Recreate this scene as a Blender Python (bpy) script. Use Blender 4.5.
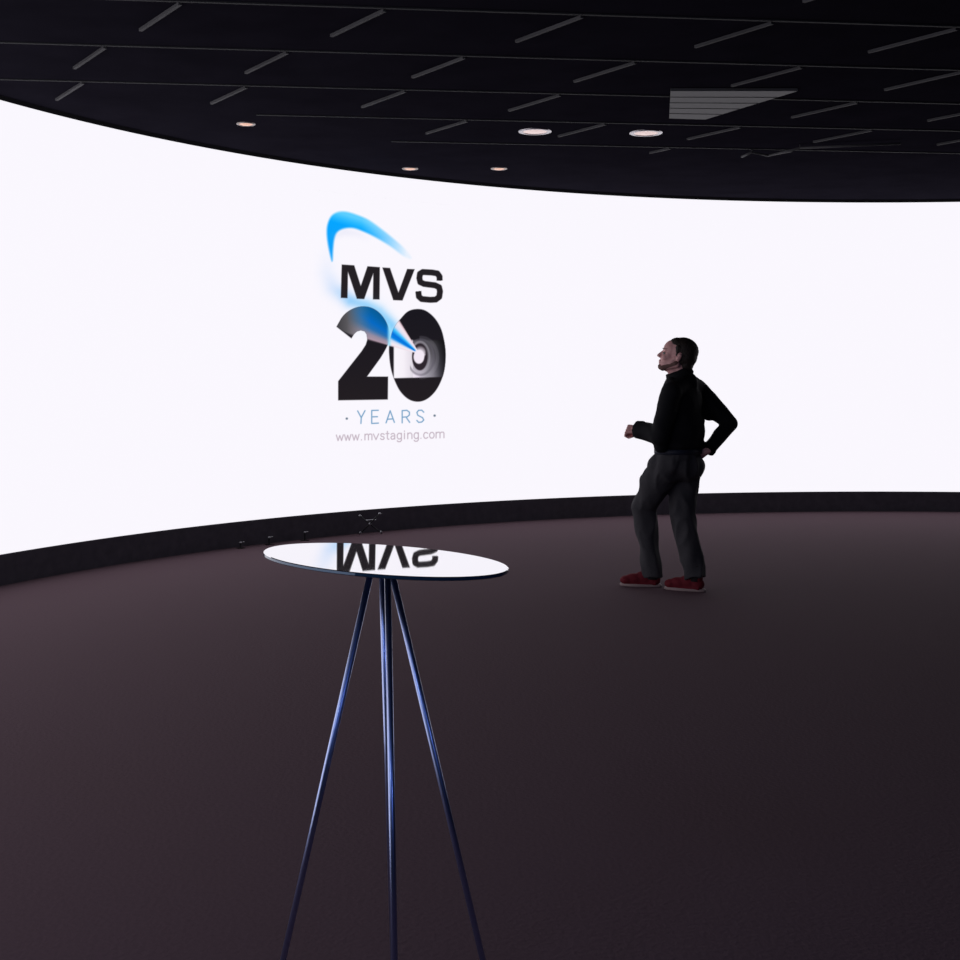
import bpy, bmesh, math, random
import numpy as np
from mathutils import Vector, Matrix, noise
random.seed(4)
for o in list(bpy.data.objects): bpy.data.objects.remove(o)
C = bpy.context.scene
PI = math.pi

# ---------------------------------------------------------------- camera
F = 1278.0; CAMZ = 1.45; HOR = 381.4
cd = bpy.data.cameras.new('camera'); cam = bpy.data.objects.new('camera', cd); C.collection.objects.link(cam)
cam.location = (0, 0, CAMZ); cam.rotation_euler = (PI/2, 0, 0)
cd.sensor_width = 36; cd.lens = F/960*36; cd.shift_y = -(480-HOR)/960
cd.clip_start = .05; cd.clip_end = 100
C.camera = cam
# ---------------------------------------------------------------- world, exposure
w = bpy.data.worlds.new('world'); C.world = w; w.use_nodes = True
w.node_tree.nodes['Background'].inputs[0].default_value = (.55, .46, .45, 1)
w.node_tree.nodes['Background'].inputs[1].default_value = .03
C.view_settings.view_transform = 'Standard'; C.view_settings.look = 'None'
C.view_settings.exposure = 0; C.view_settings.gamma = 1; C.view_settings.use_curve_mapping = False
# unseen blue fill lamps added behind the camera to brighten the table legs
for (x, y, z, e, col) in ((2.2, -1.6, 3.2, 12, (.25, .4, 1)), (-1.9, -.4, 2.9, 10, (.45, .6, 1))):
    ld = bpy.data.lights.new('added_blue_fill', 'AREA'); ld.energy = e; ld.color = col; ld.size = .5
    lo = bpy.data.objects.new('added_blue_fill', ld); C.collection.objects.link(lo)
    lo.location = (x, y, z); lo.rotation_euler = (Vector((-.2, 2.6, .9))-Vector((x, y, z))).to_track_quat('-Z', 'Y').to_euler()

# ---------------------------------------------------------------- helpers
def srgb(r, g, b):
    f = lambda c: (c/255/12.92) if c/255 <= .04045 else ((c/255+.055)/1.055)**2.4
    return (f(r), f(g), f(b))
def mat(name, col, rough=.6, metal=0., emit=None, strength=1., nscale=0, namt=.0, bump=0, spec=.5, coat=0):
    m = bpy.data.materials.new(name); m.use_nodes = True; nt = m.node_tree; b = nt.nodes['Principled BSDF']
    b.inputs['Base Color'].default_value = (*col, 1); b.inputs['Roughness'].default_value = rough
    b.inputs['Metallic'].default_value = metal; b.inputs['Specular IOR Level'].default_value = spec
    b.inputs['Coat Weight'].default_value = coat
    if emit:
        b.inputs['Emission Color'].default_value = (*emit, 1); b.inputs['Emission Strength'].default_value = strength
    if nscale:
        tc = nt.nodes.new('ShaderNodeTexCoord'); n = nt.nodes.new('ShaderNodeTexNoise')
        n.inputs['Scale'].default_value = nscale; n.inputs['Detail'].default_value = 5
        nt.links.new(tc.outputs['Object'], n.inputs['Vector'])
        mr = nt.nodes.new('ShaderNodeMapRange'); mr.inputs[3].default_value = 1-namt; mr.inputs[4].default_value = 1+namt
        nt.links.new(n.outputs['Fac'], mr.inputs[0])
        vm = nt.nodes.new('ShaderNodeVectorMath'); vm.operation = 'SCALE'; vm.inputs[0].default_value = col
        nt.links.new(mr.outputs[0], vm.inputs['Scale']); nt.links.new(vm.outputs[0], b.inputs['Base Color'])
        if bump:
            bp = nt.nodes.new('ShaderNodeBump'); bp.inputs['Strength'].default_value = bump; bp.inputs['Distance'].default_value = .01
            nt.links.new(n.outputs['Fac'], bp.inputs['Height']); nt.links.new(bp.outputs[0], b.inputs['Normal'])
    return m
def obj(name, bm, m, parent=None, smooth=False):
    me = bpy.data.meshes.new(name); bm.to_mesh(me); bm.free()
    o = bpy.data.objects.new(name, me); C.collection.objects.link(o)
    for mm in (m if isinstance(m, (list, tuple)) else [m]): me.materials.append(mm)
    if smooth: me.polygons.foreach_set('use_smooth', [True]*len(me.polygons))
    if parent: o.parent = parent
    return o
def tag(o, label=None, cat=None, group=None, kind=None):
    if label: o['label'] = label
    if cat: o['category'] = cat
    if group: o['group'] = group
    if kind: o['kind'] = kind
    return o
def empty(name, loc, rz=0):
    o = bpy.data.objects.new(name, None); C.collection.objects.link(o); o.location = loc; o.rotation_euler = (0, 0, rz); o.empty_display_size = .1
    return o
def box(bm, x0, x1, y0, y1, z0, z1, M=None):
    vs = [bm.verts.new((x, y, z)) for x in (x0, x1) for y in (y0, y1) for z in (z0, z1)]
    for f in ((0,1,3,2), (4,6,7,5), (0,4,5,1), (2,3,7,6), (0,2,6,4), (1,5,7,3)): bm.faces.new([vs[i] for i in f])
    if M is not None: bmesh.ops.transform(bm, matrix=M, verts=vs)
def frame_to(p0, p1):
    p0, p1 = Vector(p0), Vector(p1)
    return Matrix.Translation(p0) @ (p1-p0).to_track_quat('Z', 'Y').to_matrix().to_4x4(), (p1-p0).length
def tube(bm, p0, p1, r0, r1=None, n=20, caps=True):
    r1 = r0 if r1 is None else r1
    M, L = frame_to(p0, p1)
    a = [bm.verts.new(M @ Vector((r0*math.cos(2*PI*i/n), r0*math.sin(2*PI*i/n), 0))) for i in range(n)]
    b = [bm.verts.new(M @ Vector((r1*math.cos(2*PI*i/n), r1*math.sin(2*PI*i/n), L))) for i in range(n)]
    for i in range(n): bm.faces.new((a[i], a[(i+1) % n], b[(i+1) % n], b[i]))
    if caps: bm.faces.new(a[::-1]); bm.faces.new(b)
def ell(bm, c, r, M=None, seg=24, rings=14):
    T = Matrix.Translation(Vector(c)) @ (M if M is not None else Matrix.Identity(4)) @ Matrix.Diagonal((*r, 1)) if not isinstance(r, (int, float)) else Matrix.Translation(Vector(c)) @ Matrix.Diagonal((r, r, r, 1))
    bmesh.ops.create_uvsphere(bm, u_segments=seg, v_segments=rings, radius=1, matrix=T)
def cap(bm, p0, p1, r0, r1=None):
    r1 = r0 if r1 is None else r1
    tube(bm, p0, p1, r0, r1); ell(bm, p0, r0); ell(bm, p1, r1)
def chain(bm, pts, rs):
    for i in range(len(pts)-1): cap(bm, pts[i], pts[i+1], rs[i], rs[i+1])
def lathe(bm, prof, n=40, M=None):
    rings = []
    for r, z in prof:
        rings.append([bm.verts.new((r*math.cos(2*PI*i/n), r*math.sin(2*PI*i/n), z)) for i in range(n)])
    for a, b in zip(rings, rings[1:]):
        for i in range(n): bm.faces.new((a[i], a[(i+1) % n], b[(i+1) % n], b[i]))
    if M is not None: bmesh.ops.transform(bm, matrix=M, verts=[v for r in rings for v in r])
    return rings
def fuse(name, bm, m, voxel, parent=None, smooth=6, wrinkle=0, wscale=9, wstretch=(1, 1, 1)):
    """weld overlapping primitives into one continuous skin"""
    me = bpy.data.meshes.new(name+'_src'); bm.to_mesh(me); bm.free()
    t = bpy.data.objects.new(name+'_src', me); C.collection.objects.link(t)
    r = t.modifiers.new('r', 'REMESH'); r.mode = 'VOXEL'; r.voxel_size = voxel
    s = t.modifiers.new('s', 'SMOOTH'); s.factor = .5; s.iterations = smooth
    dg = bpy.context.evaluated_depsgraph_get(); dg.update()
    me2 = bpy.data.meshes.new_from_object(t.evaluated_get(dg)); bpy.data.objects.remove(t)
    me2.name = name
    if wrinkle:
        nv = len(me2.vertices); co = np.empty(nv*3); me2.vertices.foreach_get('co', co); no = np.empty(nv*3); me2.vertex_normals.foreach_get('vector', no)
        co = co.reshape(-1, 3); no = no.reshape(-1, 3)
        d = np.array([noise.noise(Vector((c[0]*wscale*wstretch[0], c[1]*wscale*wstretch[1], c[2]*wscale*wstretch[2]))) for c in co])
        d = 1-2*np.abs(d)
        co = co + no*(d[:, None]-.6)*wrinkle
        me2.vertices.foreach_set('co', co.ravel()); me2.update()
    me2.materials.clear()
    for mm in (m if isinstance(m, (list, tuple)) else [m]): me2.materials.append(mm)
    me2.polygons.foreach_set('use_smooth', [True]*len(me2.polygons))
    o = bpy.data.objects.new(name, me2); C.collection.objects.link(o)
    if parent: o.parent = parent
    return o

# ---------------------------------------------------------------- materials
M_floor = mat('carpet_plum_brown', (.130, .082, .101), .95, nscale=60, namt=.12, bump=.25, spec=.1)
M_ceil = mat('ceiling_black', (.016, .0145, .022), .95, nscale=3, namt=.3, spec=.0)
M_bar = mat('ceiling_grid_metal', (.034, .034, .038), .7, nscale=8, namt=.2, spec=.1)
M_bar2 = mat('ceiling_brace_metal', (.085, .083, .09), .7, nscale=2.5, namt=.5, spec=.1)
M_wall = mat('wall_black_paint', (.015, .015, .018), .9, nscale=5, namt=.2)
M_black = mat('black_cloth_skirt', (.095, .085, .105), .9, nscale=14, namt=.3, bump=.2, spec=.1)

# ---------------------------------------------------------------- the room
bm = bmesh.new(); box(bm, -6, 11, -4, 16, -.1, 0)
tag(obj('floor', bm, M_floor), 'dark plum brown carpeted floor of the stage room', 'floor', kind='structure')
CZ = 3.48
bm = bmesh.new(); box(bm, -6, 11, -4, 16, CZ, CZ+.15)
ceil = tag(obj('ceiling', bm, M_ceil), 'black ceiling with thin metal grid above the video wall', 'ceiling', kind='structure')
for nm, d in (('wall_left', (-6.2, -6, -4, 16)), ('wall_right', (11, 11.2, -4, 16)), ('wall_front', (-6.2, 11.2, 16, 16.2)), ('wall_back', (-6.2, 11.2, -4.2, -4))):
    bm = bmesh.new(); box(bm, *d, -.1, CZ+.15)
    tag(obj(nm, bm, M_wall), 'black painted room wall', 'wall', kind='structure')
# thin bars under the ceiling, running across the room, and short slanted braces between them
SL = .113
def rowy(k, x): return 9.90 - .97*k + SL*x
for k in range(-1, 8):
    x0, x1 = (-1.7 if k == 0 else -.75 if k == -1 else -3.6), (8.5 if k > 0 else 5.5)
    bm = bmesh.new()
    a, b = Vector((x0, rowy(k, x0), CZ-.016)), Vector((x1, rowy(k, x1), CZ-.016))
    Mx = Matrix.Translation(a) @ Matrix.Rotation(math.atan(SL), 4, 'Z')
    box(bm, 0, (b-a).length, -.011, .011, .008, .0165, Mx)
    obj('grid_bar', bm, M_bar, ceil)
ang = math.atan2(1, -.68)
for k in range(-1, 8):
    for i in range(-3, 8):
        xs = -.08+1.085*i + (-.42*(k % 2))
        if k == -1 and i not in (2, 3): continue
        if k == 0 and i < 0: continue
        L = (.60, .26)[k < 0] if k <= 0 else .62
        y = rowy(k, xs)+.03
        if abs(xs) > y*.6+1: continue
        if k == 1 and 1.2 < xs < 2.3: continue
        Mx = Matrix.Translation((xs-.02, y, CZ-.016)) @ Matrix.Rotation(ang, 4, 'Z')
        bm = bmesh.new(); box(bm, 0, L, -.010, .010, .0, .0165, Mx)
        obj('brace_bar', bm, M_bar2, ceil)

# bent conduit hanging under the ceiling at the right
bm = bmesh.new()
cp = [Vector(((x-480)/F*z_, z_, CZ-h)) for (x, z_, h) in ((742, 11.35, .035), (752, 11.15, .03), (768, 11.30, .035), (800, 10.95, .03), (900, 10.75, .03))]
for a, b in zip(cp, cp[1:]): cap(bm, a, b, .010)
for a in cp[1::2]: tube(bm, a, (a.x, a.y, CZ+.002), .006)
obj('conduit', bm, M_bar2, ceil, True)
# vent panel near the middle of the ceiling
vt = tag(empty('ceiling_vent', (1.7, 9.35, CZ)), 'pale grey slatted vent panel set in the black ceiling', 'vent')
M_vent = mat('vent_grey', (.085, .085, .092), .6, nscale=20, namt=.15)
cor = [Vector((-.254, .42, 0)), Vector((.03, .46, 0)), Vector((.50, -.50, 0)), Vector((-.38, -.50, 0))]
bm = bmesh.new()
lo = [bm.verts.new(c+Vector((0, 0, -.02))) for c in cor]; hi = [bm.verts.new(c+Vector((0, 0, .01))) for c in cor]
bm.faces.new(lo); bm.faces.new(hi[::-1])
for i in range(4): bm.faces.new((lo[i], hi[i], hi[(i+1) % 4], lo[(i+1) % 4]))
bmesh.ops.recalc_face_normals(bm, faces=bm.faces)
obj('panel', bm, M_vent, vt)
for k in range(1, 5):                                               # shallow louvre seams under the panel
    t = k/5
    a = cor[0].lerp(cor[3], t); b = cor[1].lerp(cor[2], t)
    bm = bmesh.new(); tube(bm, a+Vector((0, 0, -.020)), b+Vector((0, 0, -.020)), .003, n=8)
    obj('louvre_seam', bm, M_bar, vt)

# ---------------------------------------------------------------- curved LED video wall
AX, AY, AR = 4.390, 5.840, 8.441
ZB, ZT = .22, 3.448
T0, T1 = math.radians(214), math.radians(48)  # screen's unseen left end is extended to put highlights on the table legs
def arc(t, r=AR, z=0): return Vector((AX+r*math.cos(t), AY+r*math.sin(t), z))
WHITE = np.array(srgb(250, 247, 254))
wall = tag(empty('led_video_wall', arc(math.radians(112), AR, 0)), 'huge curved white video wall showing the blue and black 20 years logo', 'video wall')
wo = wall.location.copy()
# logo patch limits (angle and height)
def px_to_arc(x, y):
    k = (x-480)/F
    a = k*k+1; b = -2*(k*AX+AY); c = AX*AX+AY*AY-AR*AR
    Y = (-b+math.sqrt(b*b-4*a*c))/(2*a)
    return math.atan2(Y-AY, k*Y-AX), CAMZ-(y-HOR)*Y/F
tl, _ = px_to_arc(313, 300); tr, _ = px_to_arc(452, 300)
zl = min(px_to_arc(322, 450)[1], px_to_arc(452, 450)[1]); zh = max(px_to_arc(322, 205)[1], px_to_arc(452, 205)[1])

def led_mat(name, attr):
    m = bpy.data.materials.new(name); m.use_nodes = True; nt = m.node_tree; b = nt.nodes['Principled BSDF']
    b.inputs['Base Color'].default_value = (.01, .01, .01, 1); b.inputs['Roughness'].default_value = .7; b.inputs['Specular IOR Level'].default_value = .1
    b.inputs['Emission Strength'].default_value = 1
    if attr:
        a = nt.nodes.new('ShaderNodeVertexColor'); a.layer_name = 'picture'
        nt.links.new(a.outputs['Color'], b.inputs['Emission Color'])
    else:
        b.inputs['Emission Color'].default_value = (*WHITE, 1)
    return m
M_led = led_mat('led_white', False); M_pic = led_mat('led_picture', True); M_pic.cycles.emission_sampling = 'NONE'
def arc_strip(bm, ta, tb, za, zb, n, r=AR):
    lo = [bm.verts.new(arc(ta+(tb-ta)*i/n, r, za)-wo) for i in range(n+1)]
    hi = [bm.verts.new(arc(ta+(tb-ta)*i/n, r, zb)-wo) for i in range(n+1)]
    for i in range(n): bm.faces.new((lo[i], lo[i+1], hi[i+1], hi[i]))
bm = bmesh.new()
arc_strip(bm, T0, tl, ZB, ZT, 60); arc_strip(bm, tr, T1, ZB, ZT, 60)
arc_strip(bm, tl, tr, ZB, zl, 8); arc_strip(bm, tl, tr, zh, ZT, 8)
bmesh.ops.remove_doubles(bm, verts=bm.verts, dist=1e-5)
obj('screen_face', bm, M_led, wall)

# --- the picture on the screen, as colour per LED pixel
NX, NZ = 320, 560
tt = np.linspace(tl, tr, NX); zz = np.linspace(zl, zh, NZ)
TT, ZZ = np.meshgrid(tt, zz)
XX = AX+AR*np.cos(TT); YY = AY+AR*np.sin(TT)
PX = 480+F*XX/YY; PY = HOR+F*(CAMZ-ZZ)/YY          # artwork coordinates
U3, V3 = (PX-310)*6.4, (PY-200)*6.4                # artwork units, upper half
U4, V4 = (PX-310)*6.4, (PY-295)*6.4                # artwork units, lower half
def segd(U, V, a, b):
    ax, ay = a; bx, by = b; dx, dy = bx-ax, by-ay
    t = np.clip(((U-ax)*dx+(V-ay)*dy)/(dx*dx+dy*dy+1e-9), 0, 1)
    return np.hypot(U-ax-t*dx, V-ay-t*dy), t
def poly(U, V, P, soft=5.):
    d = np.full(U.shape, 1e9); ins = np.zeros(U.shape, bool)
    for i in range(len(P)):
        a, b = P[i], P[(i+1) % len(P)]
        d = np.minimum(d, segd(U, V, a, b)[0])
        c = ((a[1] > V) != (b[1] > V)) & (U < (b[0]-a[0])*(V-a[1])/((b[1]-a[1]) if b[1] != a[1] else 1e-9)+a[0])
        ins ^= c
    return np.clip(.5+np.where(ins, d, -d)/soft, 0, 1)
def strokes(U, V, L, wd, soft=5.):
    d = np.full(U.shape, 1e9)
    for P in L:
        for a, b in zip(P, P[1:]): d = np.minimum(d, segd(U, V, a, b)[0])
    return np.clip(.5+(wd/2-d)/soft, 0, 1)
def flat(U, V, P, wd, soft=5.):  # one polyline with square-cut ends
    d = np.full(U.shape, 1e9)
    for i, (a, b) in enumerate(zip(P, P[1:])):
        q = segd(U, V, a, b)[0]; dx, dy = b[0]-a[0], b[1]-a[1]; L = math.hypot(dx, dy)
        if i == 0: q = np.where(((U-a[0])*dx+(V-a[1])*dy)/L < 0, 1e3, q)
        if i == len(P)-2: q = np.where(((U-b[0])*dx+(V-b[1])*dy)/L > 0, 1e3, q)
        d = np.minimum(d, q)
    return np.clip(.5+(wd/2-d)/soft, 0, 1)
def cr(P, n=6):  # closed catmull-rom
    out = []; N = len(P)
    for i in range(N):
        p = [np.array(P[(i+j-1) % N], float) for j in range(4)]
        for k in range(n):
            t = k/n
            out.append(tuple(.5*((2*p[1])+(-p[0]+p[2])*t+(2*p[0]-5*p[1]+4*p[2]-p[3])*t*t+(-p[0]+3*p[1]-3*p[2]+p[3])*t**3)))
    return out
IMG = np.ones(PX.shape+(3,))*np.array([250, 247, 254.])
def lay(al, col):
    global IMG
    col = np.asarray(col, float)
    IMG = IMG*(1-al[..., None])+col*al[..., None]
def ramp(x, xs, cols):
    cols = np.array(cols, float)
    return np.stack([np.interp(x, xs, cols[:, i]) for i in range(3)], -1)
sm = lambda x, a, b: np.clip((x-a)/(b-a), 0, 1)
# upper crescent
cres = [(141, 392), (118, 300), (108, 220), (112, 160), (135, 105), (175, 78), (230, 75), (300, 95), (380, 130), (470, 195), (550, 260), (615, 320), (650, 375),
        (600, 360), (520, 300), (430, 245), (350, 205), (280, 180), (220, 182), (175, 205), (155, 250), (147, 320)]
core = ramp(V3-.3*(U3-110), [60, 95, 130, 330], [(90, 205, 255), (40, 185, 255), (0, 165, 255), (10, 160, 250)])
cres = cr(cres, 4)
lay(poly(U3, V3, cres, 16)*(1-.93*sm(U3, 330, 620)), core)
# pale veil below it and under the letters
def veil(U, V, P, wd, als, col):
    best = np.zeros(U.shape)
    for (a, b, a0, a1) in zip(P, P[1:], als, als[1:]):
        d, t = segd(U, V, a, b); best = np.maximum(best, (a0+(a1-a0)*t)*np.exp(-(d/wd)**2))
    lay(best, col)
veil(U3, V3, [(145, 250), (110, 380), (110, 470), (150, 560), (250, 640)], 55, [0, .06, .14, .3, .3], (150, 195, 250))
veil(U3, V3, [(190, 590), (260, 645), (360, 675), (440, 715), (520, 800)], 38, [.15, .5, .55, .5, .6], (90, 185, 248))
veil(U3, V3, [(160, 230), (220, 205), (300, 215), (400, 260)], 26, [.1, .14, .1, 0], (170, 180, 225))
# MVS
INK = (34, 30, 34)
Mg = [(203, 413), (283, 418), (325, 550), (368, 424), (447, 430), (445, 637), (403, 636), (405, 470), (347, 634), (300, 632), (243, 460), (240, 628), (197, 626)]
Vg = [(463, 432), (512, 435), (566, 592), (622, 441), (670, 443), (592, 643), (533, 641)]
lay(poly(U3, V3, Mg), INK); lay(poly(U3, V3, Vg), INK)
Sg = [(830, 517), (829, 490), (815, 470), (780, 464), (722, 461), (704, 472), (700, 500), (706, 526), (730, 537), (800, 546), (826, 558), (832, 585), (827, 620), (805, 637), (770, 639), (715, 634), (697, 618), (693, 583)]
lay(flat(U3, V3, Sg, 38), INK)
# 2 and 0
two = [(170, 203)]+[p for p in cr([(160, 225), (200, 150), (240, 108), (290, 82), (345, 73), (400, 85), (450, 120), (488, 175), (508, 240), (503, 300), (485, 345), (450, 405), (415, 455)], 5)][5:56]+[(365, 522), (500, 522), (498, 669), (180, 674), (180, 552),
       (250, 462), (330, 360), (357, 318), (367, 285), (363, 252), (350, 233), (325, 226), (300, 233), (282, 250), (265, 278)]
zero = cr([(580, 152), (625, 106), (680, 90), (740, 100), (800, 150), (842, 225), (863, 320), (868, 400), (858, 490), (832, 565), (795, 625), (745, 668), (690, 683), (632, 668), (580, 620), (545, 555), (520, 480), (508, 400), (507, 320), (525, 240), (550, 190)], 5)
m2 = poly(U4, V4, two); m0 = poly(U4, V4, zero)
A = (703, 378)
dx, dy = A[0]-U4, A[1]-V4
ang_ = np.degrees(np.arctan2(dy, dx)); dist = np.hypot(dx, dy)
t = (ang_-15.5)/(58.8-15.5)
# glow in the gap outside the digits
g = np.exp(-((t-.5)/.28)**2)*sm(dist, 40, 120)*(1-sm(dist, 300, 520))*(dx > 0)
lay(g*.55, (110, 205, 255))
blk = ramp(V4, [80, 680], [(22, 20, 28), (32, 27, 31)])
lay(m2, blk)
cap2 = ramp(t, [-.05, .02, .14, .28, .42, .6, .8, 1.1], [(25, 22, 28), (175, 150, 165), (150, 140, 160), (40, 110, 175), (0, 105, 195), (0, 95, 160), (10, 85, 135), (20, 70, 110)])
grey = ramp(U4, [165, 260, 330], [(62, 60, 64), (96, 94, 98), (110, 115, 125)])
mixl = sm(U4, 235, 390)[..., None]
cap2 = grey*(1-mixl)+cap2*mixl
lay(m2*sm(t, -.03, .03)*sm(V4+.0*U4, -50, 0)*np.where(U4 < 262, 1-sm(V4-.62*(U4-170), 198, 215), 1), cap2)
lay(m0, blk)
# lens plate inside the 0
plate = sm(U4, 532, 540)*sm(V4, 282, 296)*(1-sm(V4+.025*(U4-540), 529, 536))
pc = ramp(U4, [535, 600, 700, 745, 790, 830, 865], [(250, 246, 252), (246, 240, 248), (205, 195, 210), (150, 146, 156), (118, 114, 124), (62, 60, 68), (28, 26, 32)])
pc = pc*np.interp(V4, [285, 320, 420, 530], [.35, .55, .85, 1.12])[..., None]
pc = np.where((U4 < 660)[..., None], ramp(U4, [535, 600, 660], [(250, 246, 252), (246, 240, 248), (225, 218, 228)]), np.minimum(pc, 245))
lay(m0*plate*np.where((U4 < 640) & (V4 < 330), 0, 1), pc)
def ring(cx, cy, rx, ry, w_, col, al=1., ul=-1e9):
    r = np.hypot((U4-cx)/rx, (V4-cy)/ry); d = np.abs(r-1)*min(rx, ry)
    lay(np.clip(.5+(w_/2-d)/7, 0, 1)*al*(ang_ > -200)*np.where(U4 > ul, 1, 0)*m0, col)
ring(712, 400, 104, 125, 22, (150, 147, 158), .22, 700)
ring(708, 398, 84, 112, 12, (96, 92, 104), .5, 640)
r = np.hypot((U4-703)/50, (V4-396)/87)
lay(np.clip(.5+(1-r)*50/6, 0, 1), (44, 36, 44))
ring(705, 397, 60, 97, 9, (165, 160, 172), .6, 660)
# beam over everything between the lens and the 2
bc = ramp(t, [0, .12, .24, .36, .50, .64, .76, .9, 1.0], [(238, 218, 228), (246, 236, 244), (205, 220, 245), (0, 130, 228), (0, 112, 222), (60, 190, 252), (215, 222, 245), (246, 232, 240), (222, 190, 202)])
inb = sm(t, -.04, .03)*(1-sm(t, .97, 1.02))*(dx > -2)
lay(inb*m0*(1-sm(dist, 235, 262)*.0), bc)
sliver = inb*np.exp(-((U4-507)/11)**2)*(1-sm(t, .55, .8))*(V4 > 180)
lay(sliver*.8, (150, 225, 255))
rb = np.hypot((U4-697)/34, (V4-396)/44)
lay(np.clip(.5+(1-rb)*34/7, 0, 1), (244, 234, 246))
rb = np.hypot((U4-706)/34, (V4-365)/40)
lay(np.clip(.5+(1-rb)*34/12, 0, 1)*(1-sm(t, .3, .7)*sm(dist, 20, 60)), (244, 234, 246))
# YEARS
Y = [[(305, 742), (328, 785), (352, 740)], [(328, 785), (326, 822)], [(437, 738), (395, 739), (395, 822), (438, 820)], [(395, 780), (432, 779)],
     [(487, 818), (513, 741), (540, 815)], [(497, 795), (532, 793)], [(590, 818), (590, 740), (620, 738), (636, 750), (636, 768), (622, 780), (590, 782)], [(615, 782), (638, 815)],
     [(728, 750), (715, 737), (695, 738), (684, 752), (690, 770), (720, 785), (728, 800), (715, 813), (695, 815), (684, 803)]]
lay(strokes(U4, V4, Y, 6.5, 6)*.85, (60, 125, 175))
lay(strokes(U4, V4, [[(235, 791), (236, 791)], [(797, 772), (798, 772)]], 14, 6)*.8, (70, 90, 110))
# web address, drawn with a simple single line alphabet (x height 1)
G = {'w': ([[(0, 1), (.25, 0), (.5, .9), (.75, 0), (1, 1)]]), 'v': [[(0, 1), (.5, 0), (1, 1)]], '.': [[(.5, 0), (.5, .04)]],
     'm': [[(0, 0), (0, 1)], [(0, .8), (.2, 1), (.4, 1), (.5, .8), (.5, 0)], [(.5, .8), (.65, 1), (.9, 1), (1, .8), (1, 0)]],
     's': [[(.95, .85), (.7, 1), (.25, 1), (.08, .78), (.25, .56), (.75, .46), (.95, .22), (.75, 0), (.25, 0), (.03, .18)]],
     't': [[(.5, 1.4), (.5, .2), (.7, 0), (.95, .02)], [(.1, 1), (.95, 1)]],
     'a': [[(.1, .85), (.35, 1), (.75, 1), (.95, .75), (.95, 0)], [(.95, .55), (.3, .55), (.05, .3), (.25, 0), (.65, 0), (.95, .25)]],
     'g': [[(.95, 1), (.95, -.25), (.7, -.48), (.25, -.48), (.05, -.3)], [(.95, .75), (.7, 1), (.3, 1), (.05, .7), (.05, .3), (.3, 0), (.7, 0), (.95, .28)]],
     'i': [[(.5, 0), (.5, 1)], [(.5, 1.32), (.5, 1.38)]], 'n': [[(.05, 0), (.05, 1)], [(.05, .75), (.35, 1), (.7, 1), (.95, .75), (.95, 0)]],
     'c': [[(.95, .85), (.7, 1), (.3, 1), (.05, .7), (.05, .3), (.3, 0), (.7, 0), (.95, .15)]],
     'o': [[(.3, 1), (.7, 1), (.95, .7), (.95, .3), (.7, 0), (.3, 0), (.05, .3), (.05, .7), (.3, 1)]]}
lay_x = [('w', 112, 160), ('w', 168, 212), ('w', 222, 268), ('.', 276, 292), ('m', 308, 356), ('v', 366, 402), ('s', 414, 442), ('t', 450, 474), ('a', 484, 514),
         ('g', 528, 560), ('i', 572, 586), ('n', 600, 632), ('g', 644, 676), ('.', 686, 698), ('c', 710, 740), ('o', 750, 784), ('m', 796, 850)]
S = []
for ch, x0, x1 in lay_x:
    for P in G[ch]:
        q = []
        for (a, b) in P:
            x = x0+(x1-x0)*a; y = 279-20*(x-112)/738-b*39
            q.append(((x/6.857+10)*6.4, (y/6.857+105)*6.4))
        S.append(q)
lay(strokes(U4, V4, S, 5.0, 6)*.75, (150, 125, 142))
IMG = np.clip(IMG, 0, 255)
f_ = IMG/255
LIN = np.where(f_ <= .04045, f_/12.92, ((f_+.055)/1.055)**2.4)
co = np.stack([XX-wo.x, YY-wo.y, ZZ-wo.z], -1).reshape(-1, 3)
idx = (np.arange(NZ-1)[:, None]*NX+np.arange(NX-1)[None]).ravel()
fc = np.stack([idx, idx+1, idx+1+NX, idx+NX], 1)
me = bpy.data.meshes.new('screen_picture'); me.vertices.add(len(co)); me.vertices.foreach_set('co', co.ravel())
me.loops.add(fc.size); me.loops.foreach_set('vertex_index', fc.ravel().astype(np.int32))
me.polygons.add(len(fc)); me.polygons.foreach_set('loop_start', np.arange(0, fc.size, 4, dtype=np.int32))
me.update(calc_edges=True); me.validate()
at = me.color_attributes.new('picture', 'FLOAT_COLOR', 'POINT')
at.data.foreach_set('color', np.concatenate([LIN.reshape(-1, 3), np.ones((len(co), 1))], 1).ravel().astype(np.float32))
me.materials.append(M_pic)
po = bpy.data.objects.new('screen_picture', me); C.collection.objects.link(po); po.parent = wall
tag(po, 'blue and black MVS 20 years logo with web address on the white screen')
# cabinet behind the face, black plinth below and header above
def arc_solid(name, z0, z1, r0, r1, m):
    bm = bmesh.new(); n = 150
    P = [[bm.verts.new(arc(T0+(T1-T0)*i/n, r, z)-wo) for i in range(n+1)] for (r, z) in ((r0, z0), (r0, z1), (r1, z1), (r1, z0))]
    for i in range(n):
        for j in range(4): bm.faces.new((P[j][i], P[j][i+1], P[(j+1) % 4][i+1], P[(j+1) % 4][i]))
    for i in (0, n): bm.faces.new([P[j][i] for j in range(4)])
    bmesh.ops.recalc_face_normals(bm, faces=bm.faces)
    return obj(name, bm, m, wall)
arc_solid('cabinet', ZB, ZT, AR+.01, AR+.12, M_wall)
arc_solid('plinth', 0.0, ZB-.001, AR-.012, AR+.12, M_black)
arc_solid('header', ZT+.001, CZ, AR-.004, AR+.12, M_wall)

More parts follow.
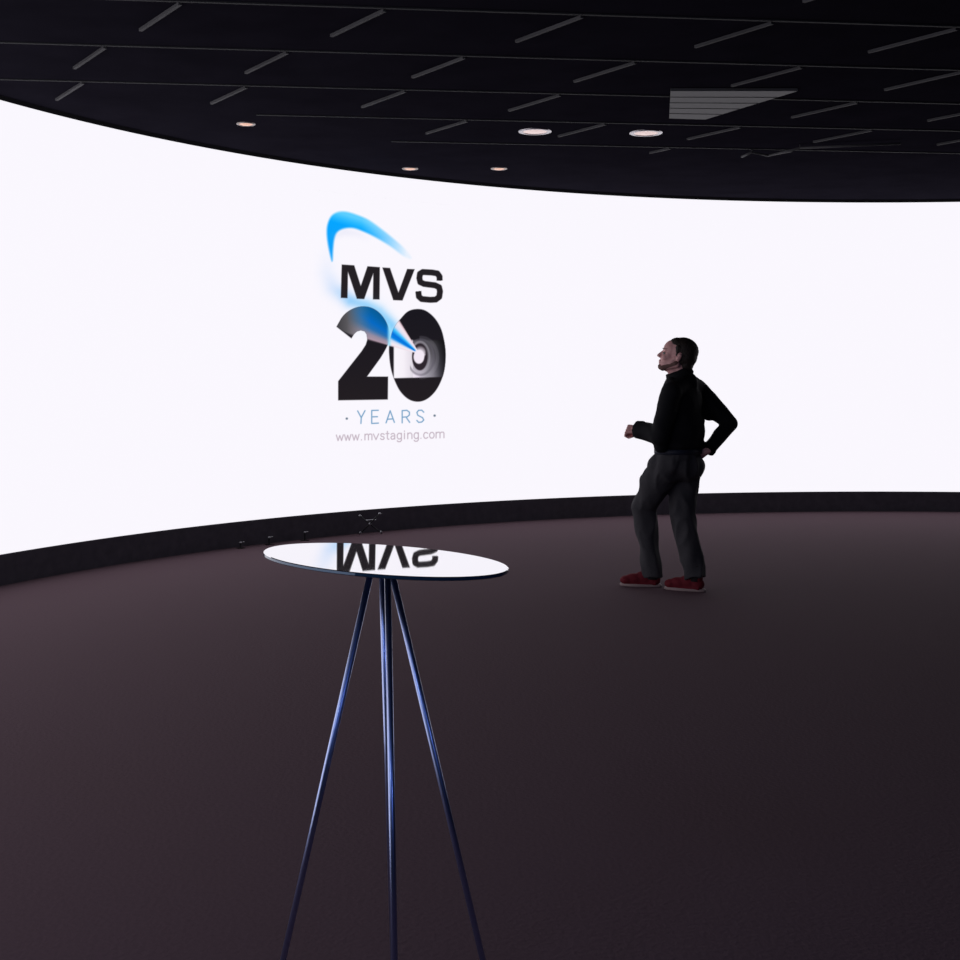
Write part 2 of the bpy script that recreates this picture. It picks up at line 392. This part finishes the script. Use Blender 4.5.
# ---------------------------------------------------------------- downlights
M_trim = mat('downlight_trim', (.35, .30, .28), .35, metal=.6, nscale=10, namt=.1)
M_lens = mat('downlight_lens_warm', (.8, .7, .6), .3, emit=srgb(225, 150, 110), strength=.7)
M_lens2 = mat('downlight_lens_white', (.8, .8, .8), .3, emit=srgb(240, 200, 190), strength=.5)
M_refl = mat('downlight_reflector', (.50, .47, .49), .25, metal=.9)
def downlight(px, py, rad, big, label):
    Z = F*(CZ-.01-CAMZ)/(HOR-py); X = (px-480)/F*Z
    r = tag(empty('recessed_downlight', (X, Z, CZ)), label, 'downlight', 'downlights in the black ceiling')
    bm = bmesh.new(); lathe(bm, [(rad*.72, -.002), (rad*.74, -.007), (rad*.9, -.008), (rad, -.005), (rad, .001)])
    obj('trim_ring', bm, M_refl if big else M_trim, r, True)
    bm = bmesh.new(); rg = lathe(bm, [(rad*.72, -.004), (rad*.5, -.007 if big else -.010), (rad*.12, -.010 if big else -.015)]); bm.faces.new(rg[-1])
    bmesh.ops.recalc_face_normals(bm, faces=bm.faces)
    obj('lens', bm, M_lens2 if big else M_lens, r, True)
    return r
downlight(246, 125, .075, 0, 'small amber downlight at far left of the black ceiling')
downlight(410, 169.5, .078, 0, 'small amber downlight close above the screen, over the 20 logo')
downlight(499, 169.5, .078, 0, 'small amber downlight close above the screen, right of the logo')
downlight(535, 132.5, .135, 1, 'large silver downlight near the middle of the ceiling, left one of the large pair')
downlight(646, 134, .135, 1, 'large silver downlight nearer the vent panel, right one of the large pair')

# ---------------------------------------------------------------- small clutter at the foot of the video wall
M_clip = mat('bare_steel', (.35, .35, .38), .3, metal=.9)
M_dark = mat('dark_stand_metal', (.015, .015, .018), .45, metal=.5)
def on_arc(px, r): t_, _ = px_to_arc(px, 500); return arc(t_, r, 0)
p = on_arc(362, AR-.14)
st = tag(empty('folding_stand', (p.x, p.y, 0), math.radians(8)), 'small dark folding stand with crossed legs against the black plinth, behind the table', 'stand')
Hs = .195
for (a, b, yy) in (((-.105, .004), (.085, Hs), -.012), ((.105, .004), (-.10, Hs-.02), .012)):
    bm = bmesh.new(); tube(bm, (a[0], yy, a[1]), (b[0], yy, b[1]), .006, n=10); l = obj('crossed_leg', bm, M_dark, st, True)
    bm = bmesh.new(); ell(bm, (b[0], yy, b[1]), (.015, .012, .010)); obj('steel_tip', bm, M_clip, l, True)
    bm = bmesh.new(); ell(bm, (a[0]*.93, yy, a[1]+.014), (.014, .012, .012)); obj('steel_tip', bm, M_clip, l, True)
bm = bmesh.new(); tube(bm, (-.008, -.03, .1), (-.008, .03, .1), .012, n=12); obj('pivot_bolt', bm, M_clip, st, True)
bm = bmesh.new(); tube(bm, (-.045, -.02, .135), (.05, .02, .135), .006, n=8); obj('crossbar', bm, M_clip, st, True)
for (px_, h_, lb) in ((298, .075, 'small steel floor bracket at the plinth, nearest the folding stand'), (262, .065, 'small steel floor bracket at the plinth, middle one of three'), (233, .05, 'small steel floor bracket at the plinth, farthest left of the three')):
    p = on_arc(px_, AR-.10)
    b_ = tag(empty('floor_bracket', (p.x, p.y, 0), .7), lb, 'bracket', 'brackets along the foot of the video wall')
    bm = bmesh.new(); box(bm, -.03, .03, -.03, .03, 0, .006); tube(bm, (0, 0, .004), (0, 0, h_), .007, n=10); obj('base_plate', bm, M_dark, b_)
    bm = bmesh.new(); ell(bm, (0, 0, h_), (.014, .014, .008)); tube(bm, (0, 0, h_), (.035, 0, h_+.004), .004, n=8); obj('wing_bolt', bm, M_clip, b_, True)

# ---------------------------------------------------------------- high table with mirror top
M_mirror = mat('mirror_glass', (.93, .93, .95), .015, metal=1)
M_edge = mat('dark_blue_glass_edge', (.035, .10, .20), .12, metal=.3, coat=.6)
M_leg = mat('chrome_blue_light_tint', (.46, .56, .95), .32, metal=1, coat=1)  # blue light from the room is put into the chrome's base colour
M_rub = mat('black_rubber', (.01, .01, .01), .6, nscale=30, namt=.2)
TX, TY, TZ = -.196, 2.55, 1.097
tb = tag(empty('high_table', (TX, TY, 0)), 'high round cocktail table with mirror top and thin chrome legs tinted like blue light, near the camera', 'table')
cxx, czz, cxz = .063, .0545, -.0262
e_, V_ = np.linalg.eigh(np.array([[cxx, cxz], [cxz, czz]]))
def tab_ring(bm, k, z, n=128, off=0):
    return [bm.verts.new((*(V_ @ np.array([(math.sqrt(e_[0])*k+off)*math.cos(2*PI*i/n), (math.sqrt(e_[1])*k+off)*math.sin(2*PI*i/n)])), z)) for i in range(n)]
bm = bmesh.new(); n = 128
r1 = tab_ring(bm, 1, TZ, off=-.0015); bm.faces.new(r1); r2 = tab_ring(bm, 1, TZ-.0012); 
for i in range(n): bm.faces.new((r1[i], r2[i], r2[(i+1) % n], r1[(i+1) % n]))
bmesh.ops.recalc_face_normals(bm, faces=bm.faces)
if r1[0].link_faces[0].normal.z < 0: bmesh.ops.reverse_faces(bm, faces=bm.faces)
top_ = obj('tabletop', bm, M_mirror, tb)
bm = bmesh.new(); R_ = [tab_ring(bm, 1, TZ-.0013), tab_ring(bm, 1, TZ-.006), tab_ring(bm, 1, TZ-.0075, off=-.002), tab_ring(bm, 1, TZ-.0075, off=-.05)]
for a, b in zip(R_, R_[1:]):
    for i in range(n): bm.faces.new((a[i], b[i], b[(i+1) % n], a[(i+1) % n]))
bm.faces.new(R_[-1]); bm.faces.new(R_[0][::-1])
bmesh.ops.recalc_face_normals(bm, faces=bm.faces)
band = obj('edge_band', bm, M_edge, tb)
for o_ in (top_, band):                                             # the top hangs a touch out of level
    o_.matrix_local = Matrix.Translation((0, 0, TZ)) @ Matrix.Rotation(math.radians(.9), 4, 'Y') @ Matrix.Rotation(math.radians(-.11), 4, 'X') @ Matrix.Translation((0, 0, -TZ))
bm = bmesh.new(); tube(bm, (0, 0, TZ-.020), (0, 0, TZ-.0085), .045, n=40); obj('mounting_plate', bm, M_edge, tb)
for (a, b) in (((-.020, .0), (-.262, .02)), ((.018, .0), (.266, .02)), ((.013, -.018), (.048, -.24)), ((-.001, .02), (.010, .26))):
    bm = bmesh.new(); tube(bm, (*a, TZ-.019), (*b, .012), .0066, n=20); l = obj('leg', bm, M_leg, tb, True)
    bm = bmesh.new(); tube(bm, (*b, 0), (*b, .018), .011, n=16); obj('rubber_foot', bm, M_rub, l)

# ---------------------------------------------------------------- the man
PS = .00702
PX0, PY0 = (672-480)/F*8.97, 8.97
M_skin = mat('skin', (.80, .43, .42), .5, nscale=25, namt=.08, bump=.1)
M_hair = mat('short_dark_brown_hair', (.022, .014, .011), .6, nscale=120, namt=.5, bump=.6)
M_shirt = mat('black_shirt_cloth', (.010, .010, .013), .85, nscale=40, namt=.2, bump=.15, spec=.2)
M_trou = mat('charcoal_trouser_cloth', (.056, .054, .062), .9, nscale=50, namt=.15, bump=.15, spec=.2)
M_belt = mat('dark_blue_belt', (.012, .016, .035), .6)
M_shoe = mat('red_suede', (.15, .012, .022), .8, nscale=60, namt=.2, bump=.2, spec=.2)
M_sole = mat('pale_sole_rubber', (.34, .25, .25), .7, nscale=20, namt=.1)
M_lace = mat('dark_red_lace', (.06, .01, .015), .8)
Fd = Vector((-.8, .6, 0)); Rt = Vector((.6, .8, 0)); Up = Vector((0, 0, 1))
BM = Matrix(((-Fd.x, Rt.x, 0, 0), (-Fd.y, Rt.y, 0, 0), (0, 0, 1, 0), (0, 0, 0, 1)))  # local x = back, y = right
V = Vector
pel = V((.045, 0, .90)); belly = V((.05, 0, 1.10)); chest = V((.075, 0, 1.27)); nk = V((.098, .0, 1.45))
lsh, rsh = V((-.028, -.155, 1.375)), V((.195, .16, 1.385))
lel, lwr = V((-.108, -.19, 1.080)), V((-.218, -.02, 1.112))
rel, rwr = V((.425, .10, 1.15)), V((.250, -.02, .968))
lhp, rhp = V((-.02, -.075, .88)), V((.105, .085, .88))
lkn, lan = V((-.185, .11, .565)), V((-.128, .06, .085))
rkn, ran = V((.070, .0, .525)), V((.145, -.135, .10))
# --- body: one continuous skin
HC = V((.036, 0, 1.628))
HM = Matrix.Translation(HC) @ Matrix.Rotation(math.radians(-8), 4, 'Z') @ Matrix.Rotation(math.radians(14), 4, 'Y') @ Matrix.Scale(1.10, 4)
hp = lambda x, y, z: HM @ V((x, y, z))
H3 = HM.to_3x3().to_4x4()
bm = bmesh.new()
def hell(c, r): ell(bm, hp(*c), r, H3)
hell((.018, 0, .032), (.100, .077, .088)); hell((-.035, 0, .03), (.062, .064, .068)); hell((-.040, 0, -.035), (.058, .056, .078))
hell((-.075, 0, -.088), (.026, .026, .022))
for s in (-1, 1):
    cap(bm, hp(-.070, s*.026, -.095), hp(.012, s*.056, -.055), .020, .022)
    cap(bm, hp(-.086, s*.012, .020), hp(-.078, s*.042, .020), .012, .011)
    hell((-.068, s*.034, -.028), (.026, .022, .024))
    cap(bm, hp(-.028, s*.040, -.050), hp(-.006, s*.052, -.020), .027, .024); hell((.012, s*.078, -.010), (.015, .009, .028)); hell((.018, s*.084, .002), (.011, .006, .014))
    hell((-.106, s*.010, -.030), (.010, .008, .007))
cap(bm, hp(-.092, 0, .012), hp(-.116, 0, -.024), .007, .011)
hell((-.050, .040, -.012), (.026, .018, .034)); hell((-.050, -.040, -.012), (.026, .018, .034)); hell((-.096, 0, -.054), (.012, .022, .007)); hell((-.092, 0, -.068), (.012, .020, .007)); hell((-.072, 0, -.05), (.024, .03, .03))
cap(bm, hp(.022, 0, -.04), nk+V((-.02, 0, 0)), .058, .058)
cap(bm, hp(-.022, 0, -.070), nk+V((-.022, 0, -.01)), .046, .052); cap(bm, nk+V((-.02, 0, 0)), chest, .055, .10); cap(bm, chest, belly, .11, .11); cap(bm, belly, pel, .11, .11)
chain(bm, [nk-V((0, 0, .03)), lsh, lel, lwr], [.06, .05, .038, .026]); chain(bm, [nk-V((0, 0, .03)), rsh, rel, rwr], [.06, .05, .038, .026])
chain(bm, [pel, lhp, lkn, lan], [.1, .085, .055, .036]); chain(bm, [pel, rhp, rkn, ran], [.1, .085, .055, .036])
# feet inside the shoes
chain(bm, [lan, lan+V((-.10, .03, -.052))], [.030, .020]); chain(bm, [ran, ran+V((-.09, .05, -.065))], [.030, .020])
# hands: palm, four fingers curled, thumb
def hand(wr, d, nrm, side, curl, s=1.0):
    d = d.normalized(); nrm = nrm.normalized(); sd = d.cross(nrm).normalized()*side
    def P(a, b, c): return wr + (d*a + sd*b + nrm*c)*s
    cap(bm, wr, P(.03, 0, 0), .025, .026)
    for k in range(4):
        b = (-.03+.02*k); L = (.036, .042, .040, .031)[k]
        cap(bm, P(.02, b*.6, 0), P(.082, b, 0), .014, .0115)
        p = P(.082, b, 0); a = 0
        for q, f in enumerate((1, .75, .55)):
            a += curl[q]
            nxt = p + (d*math.cos(a)+nrm*math.sin(a))*L*f*s
            cap(bm, p, nxt, .0098-.0008*q, .0092-.0008*q); p = nxt
    cap(bm, P(.02, -.02, .005), P(.05, -.045, .022), .014, .011)
    cap(bm, P(.05, -.045, .022), P(.078, -.032, .048), .011, .0095); cap(bm, P(.078, -.032, .048), P(.094, -.010, .055), .0095, .008)
hand(lwr+V((-.006, .006, 0)), V((-.9, .42, .02)), V((.2, .45, -.6)), 1, (1.2, 1.3, .9), 1.16)
hand(rwr, V((-.62, .10, -.36)), V((-.5, .6, .1)), -1, (.25, .3, .25), .95)
man = fuse('person', bm, M_skin, .0052, None, 3)
tag(man, 'man in black shirt, charcoal trousers and red shoes, looking up left with hand on hip', 'person')
man.location = (PX0, PY0, 0)
# eyes
for s in (-1, 1):
    bm = bmesh.new(); ell(bm, hp(-.0805, s*.031, -.002), .0125*1.04); e = obj('eye', bm, mat('eye_white', (.30, .26, .25), .4), man, True)
    bm = bmesh.new(); ell(bm, hp(-.0895, s*.0325, -.001), .0052); obj('iris', bm, mat('iris_brown', (.04, .02, .01), .2), e, True)
    bm = bmesh.new(); cap(bm, hp(-.099, s*.014, .026), hp(-.088, s*.046, .028), .0032, .0025); obj('eyebrow', bm, M_hair, man, True)
# hair
bm = bmesh.new()
def hell(c, r): ell(bm, hp(*c), r, H3)
hell((.032, 0, .044), (.096, .081, .084)); hell((.046, 0, .010), (.082, .078, .082)); hell((.066, 0, -.04), (.050, .062, .050)); hell((-.010, 0, .066), (.060, .064, .052))
for s in (-1, 1):
    cap(bm, hp(-.004, s*.062, .050), hp(-.002, s*.070, .002), .022, .009)
fuse('hair', bm, M_hair, .005, man, 3, wrinkle=.002, wscale=60)
bm = bmesh.new()
for s in (-1, 1): cap(bm, hp(-.070, s*.026, -.096), hp(.004, s*.0575, -.050), .0205, .022)
hell((-.077, 0, -.089), (.0265, .027, .023))
fuse('short_beard', bm, mat('beard_brown', (.16, .085, .075), .8, nscale=150, namt=.4, bump=.4), .0045, man, 2)
# --- shirt
bm = bmesh.new()
def bell(c, r, M=BM): ell(bm, c, r, M)
bell(chest+V((.0, 0, .02)), (.128, .195, .165)); bell(chest+V((.005, 0, -.10)), (.138, .185, .15)); bell(belly+V((.005, 0, .0)), (.172, .205, .16)); bell(belly+V((-.03, -.02, -.02)), (.16, .185, .14)); bell(pel+V((.006, 0, .115)), (.166, .202, .085)); bell(chest+V((-.03, 0, -.10)), (.150, .18, .16))
bell(V((.085, 0, 1.385)), (.085, .165, .085))
cap(bm, nk+V((.01, 0, -.005)), rsh+V((-.02, 0, .005)), .068, .07); bell(V((.085, -.0, 1.43)), (.075, .12, .07)); cap(bm, nk+V((0, 0, -.015)), lsh, .066, .070); cap(bm, nk+V((.015, .01, -.005)), rsh+V((.0, 0, .002)), .064, .080); cap(bm, nk+V((-.055, 0, -.035)), nk+V((-.085, .0, -.12)), .05, .07); bell(V((-.100, -.16, 1.005)), (.05, .05, .05)); cap(bm, nk+V((0, 0, -.03)), rsh, .072, .078)
bell(rsh+V((0.02, 0, -.05)), (.09, .07, .1))
chain(bm, [lsh, lel], [.075, .068]); cap(bm, lel+V((0, 0, -.005)), lel.lerp(lwr, .8), .070, .064); tube(bm, lel.lerp(lwr, .7), lwr+V((-.028, .012, 0)), .065, .063)
cap(bm, rsh, rsh.lerp(rel, .5), .084, .076); cap(bm, rsh.lerp(rel, .5), rel, .076, .056); cap(bm, rel, rel.lerp(rwr, .6), .056, .052); tube(bm, rel.lerp(rwr, .5), rwr+V((.0, 0, 0)), .053, .048)
cap(bm, V((.115, 0, 1.43)), V((.112, 0, 1.452)), .070, .064); cap(bm, V((.02, 0, 1.435)), V((.09, 0, 1.455)), .070, .066); cap(bm, V((.0, -.03, 1.42)), lsh, .066, .072)
# under-arm drape
cap(bm, V((.16, .08, 1.30)), V((.28, .12, 1.22)), .07, .05)
sh = fuse('shirt', bm, M_shirt, .009, man, 5, wrinkle=.006, wscale=7)
# collar: a standing ring with turned-down points
bm = bmesh.new(); n = 36
cm = Matrix.Translation(V((.053, 0, 1.496))) @ Matrix.Rotation(math.radians(-22), 4, 'Y')
rr = []
for (ra, za) in ((.066, -.01), (.067, .034), (.071, .036), (.078, .002), (.080, -.014), (.072, -.030)):
    rr.append([bm.verts.new(cm @ V((ra*math.cos(2*PI*i/n)*1.26, ra*math.sin(2*PI*i/n)*.98, za))) for i in range(n)])
for a, b in zip(rr, rr[1:]+rr[:1]):
    for i in range(n): bm.faces.new((a[i], a[(i+1) % n], b[(i+1) % n], b[i]))
bmesh.ops.recalc_face_normals(bm, faces=bm.faces)
obj('collar', bm, M_shirt, sh, True)
for (p0, p1, r_) in ((lel.lerp(lwr, .93), lwr+V((-.026, .014, 0)), .064), (rel.lerp(rwr, .93), rwr+V((-.002, -.002, -.004)), .051)):
    bm = bmesh.new(); tube(bm, p0, p1, r_, r_-.002, 28, False)
    bm2 = bm; g_ = bmesh.ops.solidify(bm, geom=bm.faces[:], thickness=.004); obj('cuff', bm, M_shirt, sh, True)
# --- trousers
bm = bmesh.new()
bell(pel+V((.0, 0, .02)), (.156, .192, .085)); bell(V((.04, .02, .80)), (.10, .10, .085)); bell(V((-.018, .02, .735)), (.06, .05, .075)); bell(V((-.075, -.02, .86)), (.095, .12, .11)); bell(pel+V((.024, 0, -.04)), (.158, .188, .12)); bell(V((.11, .03, .86)), (.105, .12, .12))
chain(bm, [lhp+V((-.01, 0, 0)), lhp.lerp(lkn, .5)+V((-.02, 0, .0)), lkn], [.112, .108, .086]); cap(bm, lkn, lkn.lerp(lan, .75), .086, .072); tube(bm, lkn.lerp(lan, .7), lan+V((.0, 0, -.022)), .073, .068, 32)
chain(bm, [rhp, rhp.lerp(rkn, .25), rhp.lerp(rkn, .5), rkn], [.116, .114, .102, .088]); cap(bm, rkn, rkn.lerp(ran, .75), .088, .078); tube(bm, rkn.lerp(ran, .7), ran+V((0, 0, -.015)), .078, .074, 32)
tr_ = fuse('trousers', bm, M_trou, .008, man, 4, wrinkle=.017, wscale=10, wstretch=(1, 1, .5))
# belt with buckle
bm = bmesh.new(); n = 48; rr = []
for (k, z) in ((0, -.018), (.006, -.016), (.006, .016), (0, .018), (-.004, .018), (-.004, -.018)):
    rr.append([bm.verts.new(BM @ V(((.155+k)*math.cos(2*PI*i/n), (.189+k)*math.sin(2*PI*i/n), z)) + V((.045, 0, .962))) for i in range(n)])
for a, b in zip(rr, rr[1:]+rr[:1]):
    for i in range(n): bm.faces.new((a[i], a[(i+1) % n], b[(i+1) % n], b[i]))
bmesh.ops.recalc_face_normals(bm, faces=bm.faces)
bt = obj('belt', bm, M_belt, man, True)
bm = bmesh.new(); box(bm, -.169, -.160, -.022, .022, -.016, .016, Matrix.Translation((.045, 0, .962)) @ BM); obj('buckle', bm, M_clip, bt)
# --- shoes
def shoe(c, d, tilt=0):
    d = V((d[0], d[1], 0)).normalized(); s = V((-d.y, d.x, 0))
    T = Matrix(((d.x, s.x, 0, c[0]), (d.y, s.y, 0, c[1]), (0, 0, 1, 0), (0, 0, 0, 1)))
    T3 = T.to_3x3().to_4x4()
    bm = bmesh.new()
    E = lambda p, r: ell(bm, T @ V(p), r, T3)
    E((.10, 0, .040), (.052, .046, .034)); E((.045, 0, .046), (.075, .044, .044)); E((-.02, 0, .052), (.075, .040, .056)); E((-.085, 0, .050), (.052, .038, .046))
    cap(bm, T @ V((-.085, 0, .06)), T @ V((-.085, 0, .085)), .038, .040); cap(bm, T @ V((-.05, 0, .07)), T @ V((.03, 0, .065)), .036, .026)
    box(bm, -.11, .12, -.036, .036, .012, .035, T)
    u = fuse('shoe', bm, M_shoe, .005, man, 4)
    bm = bmesh.new(); n = 40
    def ring(z, k): 
        out = []
        for i in range(n):
            a = 2*PI*i/n; x = .150*math.cos(a)+.003; wd = (.046 if x > 0 else .040)+.006*math.cos(a-1); out.append(bm.verts.new(T @ V((x*k, wd*math.copysign(abs(math.sin(a))**.75, math.sin(a))*k, z))))
        return out
    q = [ring(0, .97), ring(.004, 1), ring(.014, 1), ring(.018, .96)]
    for a, b in zip(q, q[1:]):
        for i in range(n): bm.faces.new((a[i], a[(i+1) % n], b[(i+1) % n], b[i]))
    bm.faces.new(q[0][::-1]); bm.faces.new(q[-1])
    tag(obj('sole', bm, M_sole, u, True), 'pale rubber sole')
    bm = bmesh.new()
    for k in range(4): x = .0+.018*k; cap(bm, T @ V((x, -.020, .095-.008*k)), T @ V((x+.006, .020, .095-.008*k)), .0035)
    obj('laces', bm, M_lace, u, True)
shoe((-.205, .085), (-.97, .24)); shoe((.078, -.10), (-.88, .47))
M_sock = mat('dark_sock', (.02, .015, .018), .9, nscale=60, namt=.2)
for an in (lan, ran):
    bm = bmesh.new(); tube(bm, an+V((.0, 0, -.03)), an+V((0, 0, .08)), .044, .046, 24); obj('sock', bm, M_sock, man, True)
